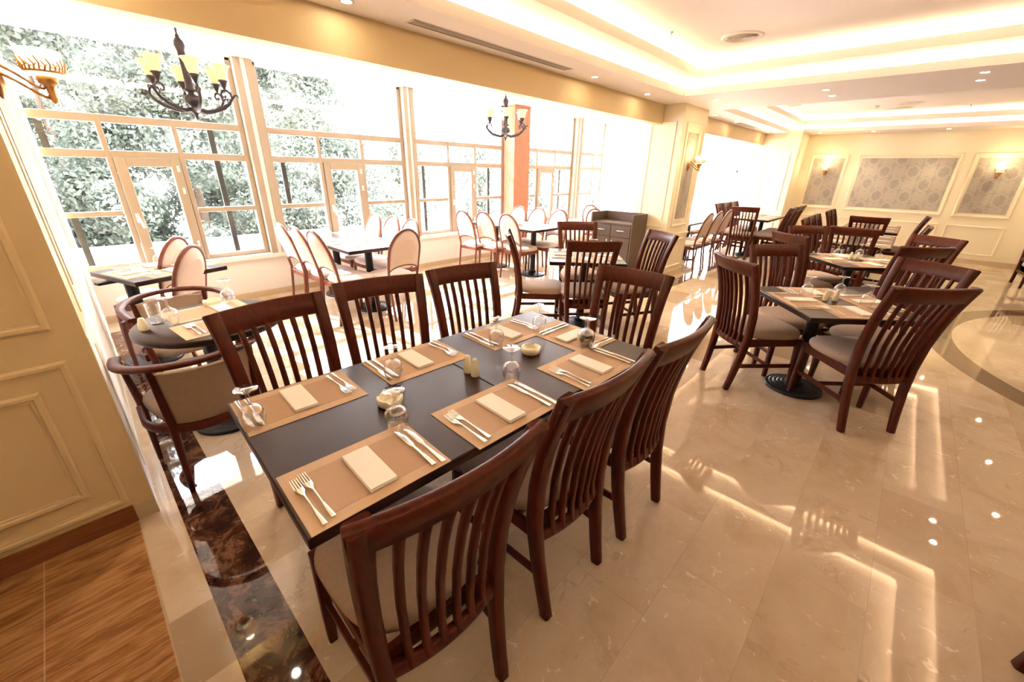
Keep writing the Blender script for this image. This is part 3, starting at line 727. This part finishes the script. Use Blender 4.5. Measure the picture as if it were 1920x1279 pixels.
# ---------------------------------------------------------------- tables
TA = R(-2.6); TZ = .75
tex = Vector((math.cos(TA), math.sin(TA))); tey = Vector((tex.y, -tex.x)); tor = Vector((.2195, 1.615))
def tl_(u, v): p = tor+tex*u+tey*v; return p.x, p.y
TL, TW = 1.615, .813
cx, cy = tl_(TL/2, TW/2)
table('long dark wooden dining table in the foreground set for seven', (cx, cy, 0), TA, TL, TW, ((-.4, 0), (.4, 0)), 2, name='long_dining_table')
def put(kind, p, z, rz, label, group=None, scale=None): return place(kind, (p[0], p[1], z), rz, label, group, scale)
def setting(c, rz, where, tz=TZ, goblet='goblet', gl=None, gg='', mirror=1, items='mnkfg', nap=(0, 0), kn=(.155, 0), fk=(-.155, 0)):
    """place setting; local +y points away from the diner"""
    cs, sn = math.cos(rz), math.sin(rz)
    def L(u, v): return (c[0]+cs*u-sn*v, c[1]+sn*u+cs*v)
    put('mat', c, tz+.0004, rz, 'tan placemat '+where, gg+' placemats'); z = tz+.0032
    if 'n' in items: put('napkin', L(*nap), z, rz, 'folded cream napkin '+where, gg+' napkins')
    if 'f' in items:
        put('fork', L(fk[0]-.012, fk[1]-.01), z, rz+R(2), 'outer fork '+where, gg+' forks'); put('fork', L(fk[0]+.013, fk[1]), z, rz+R(2), 'inner fork '+where, gg+' forks')
    if 'k' in items:
        put('knife', L(kn[0]-.015, kn[1]), z, rz, 'inner knife '+where, gg+' knives'); put('knife', L(kn[0]+.014, kn[1]-.008), z, rz, 'outer knife '+where, gg+' knives')
    if gl: put(goblet, L(*gl), tz+(.0032 if abs(gl[0]) < .16 and abs(gl[1]) < .1 else .0026), 0, 'upturned wine glass '+where, gg+' wine glasses')
GM = 'long table'
for (u, v, rot, wh, gl) in ((.21, .677, 0, 'at the near left place of the long table', (.163, .112)), (.705, .695, 0, 'at middle place, aisle side of long table', (.178, .118)), (1.248, .702, 0, 'at far place, aisle side of long table', (.16, .133)),
    (.207, .15, PI, 'at the far left corner of the long table', (.172, .098)), (.707, .145, PI, 'at middle place, window side of long table', (.167, .10)), (1.24, .170, PI, 'at far place, window side of long table', (.166, .105))):
    setting(tl_(u, v), TA+rot, wh, gl=gl, gg=GM, nap=(.005, -.005), kn=(.165, -.01), fk=(-.155, -.012))
setting(tl_(1.465, .42), TA+PI/2, 'at the far head of the long table', gl=(-.14, .06), gg=GM, items='mnkf', nap=(-.02, 0), kn=(.11, 0), fk=(-.17, -.02))
for (u, v), l in (((1.374, .283), 'upturned wine glass at the far end, left of the pair'), ((1.408, .571), 'upturned wine glass at the far end by the head chair')): put('goblet', tl_(u, v), TZ+.0048, 0, l, 'long table wine glasses')
put('shaker', tl_(.804, .393), TZ, 0, 'cream salt shaker, left of the pair on long table', 'long table shakers'); put('shaker', tl_(.806, .439), TZ, 0, 'cream pepper shaker, right of the pair on long table', 'long table shakers')
put('ashtray', tl_(.436, .40), TZ, 0, 'cream ashtray behind a wine glass on the long table', 'long table ashtrays'); put('ashtray', tl_(1.155, .432), TZ, .5, 'cream ashtray at far half of the long table', 'long table ashtrays')
def four(cx, cy, rz, s, who, gg, gls=(0, 1, 2)):
    names = ['near', 'right', 'far', 'left']
    for k in range(4):
        a_ = rz+k*PI/2; c = (cx+math.sin(a_)*(s/2-.15), cy-math.cos(a_)*(s/2-.15))
        # diner sits on the outside (-y local)
        setting(c, a_, 'on the %s side of %s' % (names[k], who), gl=(.13, .12) if k in gls else None, gg=gg, goblet='goblet_far', kn=(.16, 0), fk=(-.16, 0))
S2 = .76
T2 = (3.52, .21); table('square dark table at right with four slat back chairs', (*T2, 0), R(40), S2, S2, ((.13, .0),)); four(*T2, R(-50), S2, 'the right square table', 'right square table')
put('shaker', (T2[0]-.02, T2[1]+.05), TZ, 0, 'pale shaker on the right square table, left one', 'right square table shakers'); put('shaker', (T2[0]+.03, T2[1]+.0), TZ, 0, 'pale shaker on the right square table, right one', 'right square table shakers')
T3 = (5.58, .27); table('second square dark table behind the right square table', (*T3, 0), R(40), S2, S2, ((.05, .0),)); four(*T3, R(-50), S2, 'the second square table', 'second square table')
put('shaker', (T3[0]-.02, T3[1]+.05), TZ, 0, 'pale shaker on the second square table, left one', 'second square table shakers'); put('shaker', (T3[0]+.03, T3[1]+.0), TZ, 0, 'pale shaker on the second square table, right one', 'second square table shakers')
T1 = (3.60, 2.33); table('square dark table in front of the sideboard', (*T1, 0), R(-51), .74, .74); four(*T1, R(-51), .74, 'the table before the sideboard', 'sideboard table', (1, 3))
def rows(x0, y0, along, n, wd, step, who, gg, gls=True, ang=0):
    """settings in two rows along x ('x') or y ('y')"""
    for i in range(n):
        for s_ in (-1, 1):
            u = x0+(i+.5)*step if along == 'x' else x0+s_*(wd/2-.15); v = y0+s_*(wd/2-.15) if along == 'x' else y0+(i+.5)*step
            rz = (0 if s_ < 0 else PI) if along == 'x' else (-PI/2 if s_ < 0 else PI/2)
            side = ('right' if s_ < 0 else 'left') if along == 'x' else ('left' if s_ < 0 else 'right')
            od = ['first', 'second', 'third', 'fourth'][i]
            setting((u, v), rz, 'at %s %s place of %s' % (od, side, who), gl=(.13, .12) if gls and (i+(s_ > 0)) % 2 == 0 else None, gg=gg, goblet='goblet_far', items='mn' if not gls else 'mnkf')
table('long set table near the back wall', (7.62, .42, 0), 0, 1.5, .76, ((-.4, 0), (.4, 0)), 2); rows(6.87, .42, 'x', 3, .76, .5, 'the long back table', 'long back table')
table('farthest set table against the back wall', (9.66, .42, 0), 0, 1.5, .76, ((-.4, 0), (.4, 0)), 2); rows(8.91, .42, 'x', 3, .76, .5, 'the farthest table', 'farthest table', False)
table('set table in the far bay beside the pilaster', (10.05, 2.3, 0), 0, 1.5, .72, ((-.4, 0), (.4, 0)), 2); rows(9.3, 2.3, 'x', 3, .72, .5, 'the far bay table', 'far bay table')
table('dark table right of the pillar with oval back chairs', (7.87, 3.05, 0), 0, 1.5, .7, ((-.4, 0), (.4, 0)), 2); rows(7.15, 3.05, 'x', 3, .7, .48, 'the table past the pillar', 'table past the pillar')
table('second window table, two tops with seven oval back chairs', (2.27, 4.80, 0), R(90), 1.46, .74, ((-.42, 0), (.42, 0)), 2); rows(2.27, 4.07, 'y', 3, .74, .48, 'the second window table', 'second window table')
table('third window table left of the wooden column', (4.98, 4.62, 0), R(90), 1.46, .76, ((-.42, 0), (.42, 0)), 2); rows(4.98, 3.89, 'y', 3, .76, .48, 'the third window table', 'third window table')
table('leftmost window table partly hidden by the wall', (.43, 4.36, 0), R(18), .66, .66, ((-.2, .08),)); four(.43, 4.36, R(18), .66, 'the leftmost window table', 'leftmost window table', (1, 2))
table('small dark table behind the sideboard', (7.6, 4.35, 0), 0, .72, .72)
# small round table
RT = (.42, 2.70); table('small round dark table between the two barrel armchairs', (*RT, 0), 0, .72, .72, ((-.02, .20),), roundt=True, name='round_table')
setting((.43, 2.56), R(6), 'on the near side of small round table', gg='small round table', items='mnf', nap=(.07, 0), fk=(-.12, 0))
setting((.43, 2.86), R(186), 'on the far side of small round table', gg='small round table', items='mn', nap=(-.07, 0))
put('goblet', (.245, 2.72), TZ+.003, 0, 'upturned wine glass beside the tumbler on round table'); put('tumbler', (.19, 2.79), TZ, 0, 'clear tumbler on the small round table')
put('shaker', (.125, 2.72), TZ, 0, 'pale shaker at the left edge of small round table', scale=(1.25, 1.25, .85)); put('ashtray', (.48, 2.97), TZ+.003, 0, 'cream ashtray at the far edge of small round table')
put('goblet', (.56, 2.93), TZ+.003, 0, 'upturned wine glass at the far edge of small round table')
# ---------------------------------------------------------------- sideboard
def sideboard():
    x0, x1, y0, y1 = 5.66, 6.09, 2.89, 3.60; W = M['sideboard_wood']
    t = empty('sideboard', 'dark wooden sideboard with drawers and raised gallery beside the pillar', 'sideboard', (0, 0, 0))
    b = MB(); b.box(x0+.02, y0+.02, .05, x1, y1-.02, .83); b.box(x0+.04, y0+.04, 0, x1-.02, y1-.04, .05); bevel(b.build('body', W, t), .003)
    b = MB(); b.box(x0-.005, y0+.02, .83, x1, y1-.02, .855); bevel(b.build('worktop', W, t), .003)
    b = MB(); b.box(x0-.005, y0-.005, 0, x1, y0+.02, .985); b.box(x0-.005, y1-.02, .83, x1, y1+.005, .985); b.box(x1-.02, y0, .855, x1, y1, .985); bevel(b.build('gallery', W, t), .003)
    wd = (y1-y0-.06)/2
    for i in range(2):
        a0 = y0+.028+i*(wd+.004); a1 = a0+wd
        b = MB(); b.box(x0, a0, .65, x0+.02, a1, .822); d = bevel(b.build('drawer', W, t), .004)
        mdl = (a0+a1)/2; h = MB(); h.tube([(x0, mdl-.06, .745), (x0-.02, mdl-.06, .745), (x0-.02, mdl+.06, .745), (x0, mdl+.06, .745)], .006, 8); h.build('handle', M['chrome'], d)
        b = MB(); b.box(x0, a0, .07, x0+.02, a1, .64); d = bevel(b.build('door', W, t), .004)
        hy = a1-.04 if i == 0 else a0+.04; h = MB(); h.tube([(x0, hy, .46), (x0-.02, hy, .46), (x0-.02, hy, .60), (x0, hy, .60)], .006, 8); h.build('handle', M['chrome'], d)
sideboard()
# ---------------------------------------------------------------- sconces
def sconce():
    t = empty('wall_sconce', 'x', 'wall lamp')      # wall at y=0, lamp comes out along -y
    b = MB(); b.lathe([(.0, .0), (.045, .0), (.05, .008), (.03, .018), (.012, .03)], 20, sc_=(.7, 1))
    v = [(x, -z, y*1.5) for x, y, z in b.v]; b.v = v; b.build('wall_plate', M['gold'], t)
    for dz, dd, nm in ((0, 0, 'arm'), (.035, .02, 'arm')):
        pts = []
        for i in range(11):
            a_ = PI/2*i/10; pts.append((0, -.02-(.135-dd*.3)*math.sin(a_), .03+dz-.0-(.07)*(1-math.cos(PI*i/10))*.5-.03*math.sin(PI*i/10)))
        MB().tube(pts, .006, 8).build(nm, M['gold'], t)
    b = MB(); b.lathe([(.0, -.075), (.008, -.07), (.016, -.055), (.013, -.05), (.016, -.01), (.020, .0), (.034, .006), (.036, .03), (.03, .034)], 20, (0, -.165, 0)); b.build('stem', M['gold'], t)
    b = MB(); pr = [(.036, .032), (.056, .036), (.066, .06), (.074, .12), (.076, .135), (.073, .135), (.064, .065), (.045, .042), (.0, .04)]; b.lathe(pr, 28, (0, -.165, 0), cap=False); b.build('glass_shade', M['sconce_glass'], t)
    b = MB(); n = 26
    for i in range(n):
        a_ = 2*PI*i/n; rr = .068; c = Vector((rr*math.cos(a_), -.165+rr*math.sin(a_), .05)); hgt = .03+.022*((i*7) % 5)/4
        tn = Vector((-math.sin(a_), math.cos(a_), 0)); o_ = Vector((math.cos(a_), math.sin(a_), 0))
        b.tube([c, c+Vector((0, 0, hgt*.5))+tn*.006+o_*.004, c+Vector((0, 0, hgt))+tn*(-.004)+o_*.008], [.0036, .0034, .0025], 5)
        b.tube([c+Vector((0, 0, .012)), c+tn*.015+Vector((0, 0, .016+.01*(i % 2)))+o_*.002], .002, 5)
    b.tube([(.066*math.cos(2*PI*i/24), -.165+.066*math.sin(2*PI*i/24), .05) for i in range(25)], .005, 6); b.build('leaf_band', M['gold'], t)
    b = MB(); b.lathe([(0, .05), (.018, .06), (.02, .09), (.012, .115), (0, .12)], 12, (0, -.165, 0)); b.build('bulb', M['bulb'], t)
    l = bpy.data.lights.new('sconce_light', 'POINT'); l.energy = 1.6; l.color = WARM; l.shadow_soft_size = .03
    lo = bpy.data.objects.new('sconce_light', l); COL.objects.link(lo); lo.parent = t; lo.location = (0, -.165, .2)
    return t
PROTO['sconce'] = {'o': sconce()}
GS = 'brass wall sconces with glass shades'
place('sconce', (-.05, 3.03, 1.87), R(90), 'large brass wall sconce at the upper left of the photo', GS, (1.0, 1.0, 1.0))
place('sconce', (6.52, 2.576, 1.66), 0, 'brass wall sconce on the pillar wallpaper', GS)
place('sconce', (XB-.005, 1.66, 1.66), R(-90), 'lit sconce on the narrow left panel of back wall', GS)
place('sconce', (XB-.005, -1.0, 1.66), R(-90), 'lit sconce on the right panel of back wall', GS)
# ---------------------------------------------------------------- chandeliers
def chandelier():
    t = empty('chandelier', 'x', 'chandelier')     # origin at the finial tip
    B = M['bronze']
    b = MB(); b.lathe([(.0, 0), (.006, .01), (.014, .04), (.034, .06), (.04, .075), (.022, .09), (.026, .10), (.052, .115), (.058, .14), (.048, .165), (.024, .175), (.02, .19), (.042, .197), (.044, .207), (.026, .218), (.024, .34), (.026, .46), (.036, .49), (.03, .52), (.014, .54), (.012, .56)], 20); b.build('body', B, t)
    b = MB(); 
    for i in range(8):
        b.tube([(0, 0, .56+i*.02), (.008*(i % 2), .008*((i+1) % 2), .57+i*.02), (0, 0, .58+i*.02)], .004, 6)
    b.lathe([(.05, .715), (.045, .70), (.01, .69), (.006, .55)], 20); b.build('chain', B, t)
    for k in range(6):
        a_ = k*PI/3+.3; ca, sa = math.cos(a_), math.sin(a_)
        def P_(r_, z): return (ca*r_, sa*r_, z)
        b = MB(); pts = [P_(.03, .075), P_(.08, .06), P_(.14, .07), P_(.20, .09), P_(.25, .125), P_(.275, .165), P_(.268, .20), P_(.243, .218), P_(.215, .212), P_(.203, .19), P_(.212, .170), P_(.230, .170), P_(.234, .184)]
        b.tube(pts, [.014, .014, .013, .012, .011, .010, .009, .008, .008, .007, .006, .005, .004], 8)
        b.tube([P_(.272, .155), P_(.295, .185), P_(.315, .187), P_(.322, .170)], [.008, .007, .006, .004], 6)
        for q in range(3):      # leaf curls along the arm
            r1 = .09+q*.055; z1 = .062+q*.02; b.sweep([P_(r1, z1), P_(r1+.025, z1+.022), P_(r1+.045, z1+.02)], [(.014, .004), (.01, .003), (.003, .002)], (-sa, ca, 0))
        arm = b.build('arm', B, t)
        c = P_(.235, 0)
        b = MB(); b.lathe([(.006, .222), (.01, .235), (.022, .262), (.026, .272), (.034, .277), (.03, .285), (.012, .285)], 16, (c[0], c[1], 0)); b.build('cup', B, arm)
        b = MB(); b.lathe([(.022, .282), (.036, .30), (.040, .32), (.043, .345), (.056, .372), (.068, .382), (.065, .385), (.052, .377), (.040, .35), (.034, .31), (.0, .29)], 20, (c[0], c[1], 0), cap=False); b.build('glass_shade', M['shade'], arm)
    return t
PROTO['chandelier'] = {'o': chandelier()}
place('chandelier', (.93, 4.3, 1.87), .2, 'bronze chandelier with six amber shades in front of first window', 'chandeliers in the window alcove')
place('chandelier', (4.42, 4.3, 1.92), .5, 'distant bronze chandelier beside the reddish column', 'chandeliers in the window alcove', (1.05, 1.05, .95))
# ---------------------------------------------------------------- ceiling fittings
def downlight():
    t = empty('downlight', 'x', 'ceiling light'); b = MB(); b.lathe([(.028, -.001), (.04, -.004), (.043, -.001), (.043, .004)], 20, cap=False); b.build('ring', M['grille'], t)
    b = MB(); b.lathe([(.0, -.002), (.029, -.002), (.029, .003)], 16, cap=False); b.build('lamp', M['lamp'], t)
    l = bpy.data.lights.new('downlight_beam', 'SPOT'); l.energy = 17; l.color = (1, .82, .55); l.spot_size = R(75); l.spot_blend = .8; l.shadow_soft_size = .03
    lo = bpy.data.objects.new('downlight_beam', l); COL.objects.link(lo); lo.parent = t; lo.location = (0, 0, -.02)
    return t
PROTO['downlight'] = {'o': downlight()}
dl = [(.3, 2.70, 'by the left wall'), (1.45, 2.70, 'above the vent start'), (4.02, 2.67, 'at the far end of the long vent'), (5.22, 2.70, 'just left of the pillar top'),
      (6.1, 2.2, 'on the beam, first of the pair by the pillar'), (6.55, 2.2, 'on the beam, second of the pair by the pillar'), (6.1, 1.04, 'on the beam, first of middle pair'), (6.55, 1.04, 'on the beam, second of middle pair'),
      (5.92, -.14, 'on the beam, upper one of right pair'), (6.35, -.14, 'on the beam, lower one of right pair'), (6.04, -1.3, 'on the beam beyond the right picture edge, near one'), (6.49, -1.3, 'on the beam beyond the right picture edge, far one'), (8.7, -1.95, 'over the aisle right of the far bay cove'), (10.3, -1.95, 'over the aisle near the back wall'), (7.2, -1.9, 'over the round floor inlay'), (1.0, -1.8, 'added as unseen fill over the aisle right of the long table'), (3.4, -1.8, 'added as unseen fill over the aisle beside the right square table'), (7.6, 2.70, 'right after the pillar top'), (8.7, 2.70, 'before the far bay vent'), (10.9, 2.70, 'at the end of the far bay soffit'),  # two near-aisle lamps are added out of view to brighten the foreground
      (11.8, 1.9, 'above the left end of back wall'), (11.85, 1.0, 'above the back wall, second from left'), (11.85, -.1, 'above the back wall, third from left'), (11.85, -1.2, 'above the right panel of back wall')]
for x, y, l in dl: place('downlight', (x, y, ZC), 0, 'small round downlight '+l, 'small round ceiling downlights')
def slot_vent(x0, x1, y, label):
    t = empty('slot_vent', label, 'air vent', (x0, y, ZC))
    b = MB(); L_ = x1-x0; b.box(0, -.05, -.004, L_, -.042, 0); b.box(0, .042, -.004, L_, .05, 0); b.box(0, -.05, -.004, .01, .05, 0); b.box(L_-.01, -.05, -.004, L_, .05, 0); b.build('frame', M['grille'], t)
    b = MB(); b.box(.01, -.042, -.0015, L_-.01, .042, -.0005); b.build('backing', M['dark'], t)
    b = MB()
    for i in range(3): yy = -.021+i*.021; b.box(.01, yy-.004, -.004, L_-.01, yy+.004, -.001)
    b.build('slats', M['grille'], t)
slot_vent(1.87, 3.6, 2.69, 'long linear slot vent in the ceiling above the soffit'); slot_vent(8.9, 10.0, 2.72, 'linear slot vent in the far bay ceiling')
def diffuser():
    t = empty('round_diffuser', 'x', 'air vent'); b = MB()
    b.lathe([(.13, -.001), (.15, -.012), (.175, -.006), (.18, 0)], 40, cap=False); b.build('rim', M['grille'], t)
    b = MB()
    for i in range(6): rr = .02+i*.02; b.lathe([(rr, -.002), (rr+.012, -.012), (rr+.014, -.010), (rr+.004, -.001)], 32, cap=False)
    b.build('cone_rings', M['grille'], t)
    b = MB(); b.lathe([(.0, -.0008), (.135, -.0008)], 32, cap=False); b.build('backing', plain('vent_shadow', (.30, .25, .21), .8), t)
    return t
PROTO['diffuser'] = {'o': diffuser()}
k = (ZI-1.55)/1.1
for x, y, l in ((4.42, 1.47, 'large round ceiling diffuser above the long table'), (7.76, .46, 'round diffuser just behind the beam at right'), (8.89, 1.98, 'round diffuser nearest the far bay cove corner'), (10.1, .62, 'round diffuser, front one of the far pair'), (9.6, .47, 'round diffuser, rear one of the far pair')):
    place('diffuser', (x*k, y*k, ZI), 0, l, 'round ceiling diffusers')
def sprinkler():
    o = MB(); o.lathe([(.018, 0), (.016, -.006), (.006, -.008), (.005, -.03), (.003, -.032), (.003, -.045), (.014, -.047), (.014, -.05), (0, -.05)], 12)
    return tag(o.build('sprinkler', M['steel']), 'x', 'sprinkler')
PROTO['sprinkler'] = {'o': sprinkler()}
for x, y, l in ((3.92, 1.88, 'ceiling sprinkler near the large diffuser'), (8.13, 1.93, 'ceiling sprinkler behind the beam'), (10.5, -.3, 'far ceiling sprinkler at right')): place('sprinkler', (x*k if x < 10.2 else 11.0, y*k if x < 10.2 else -.25, ZI), 0, l, 'ceiling sprinklers')
b = MB(); b.lathe([(.05, 0), (.05, -.012), (.035, -.03), (0, -.032)], 20, (10.3, .95, ZI)); tag(b.build('smoke_detector', M['grille']), 'small round smoke detector on far bay ceiling', 'smoke detector')
# never leave an unused prototype behind
for kk, p in PROTO.items():
    if not p.get('used'):
        for ch in list(p['o'].children_recursive): bpy.data.objects.remove(ch)
        bpy.data.objects.remove(p['o'])
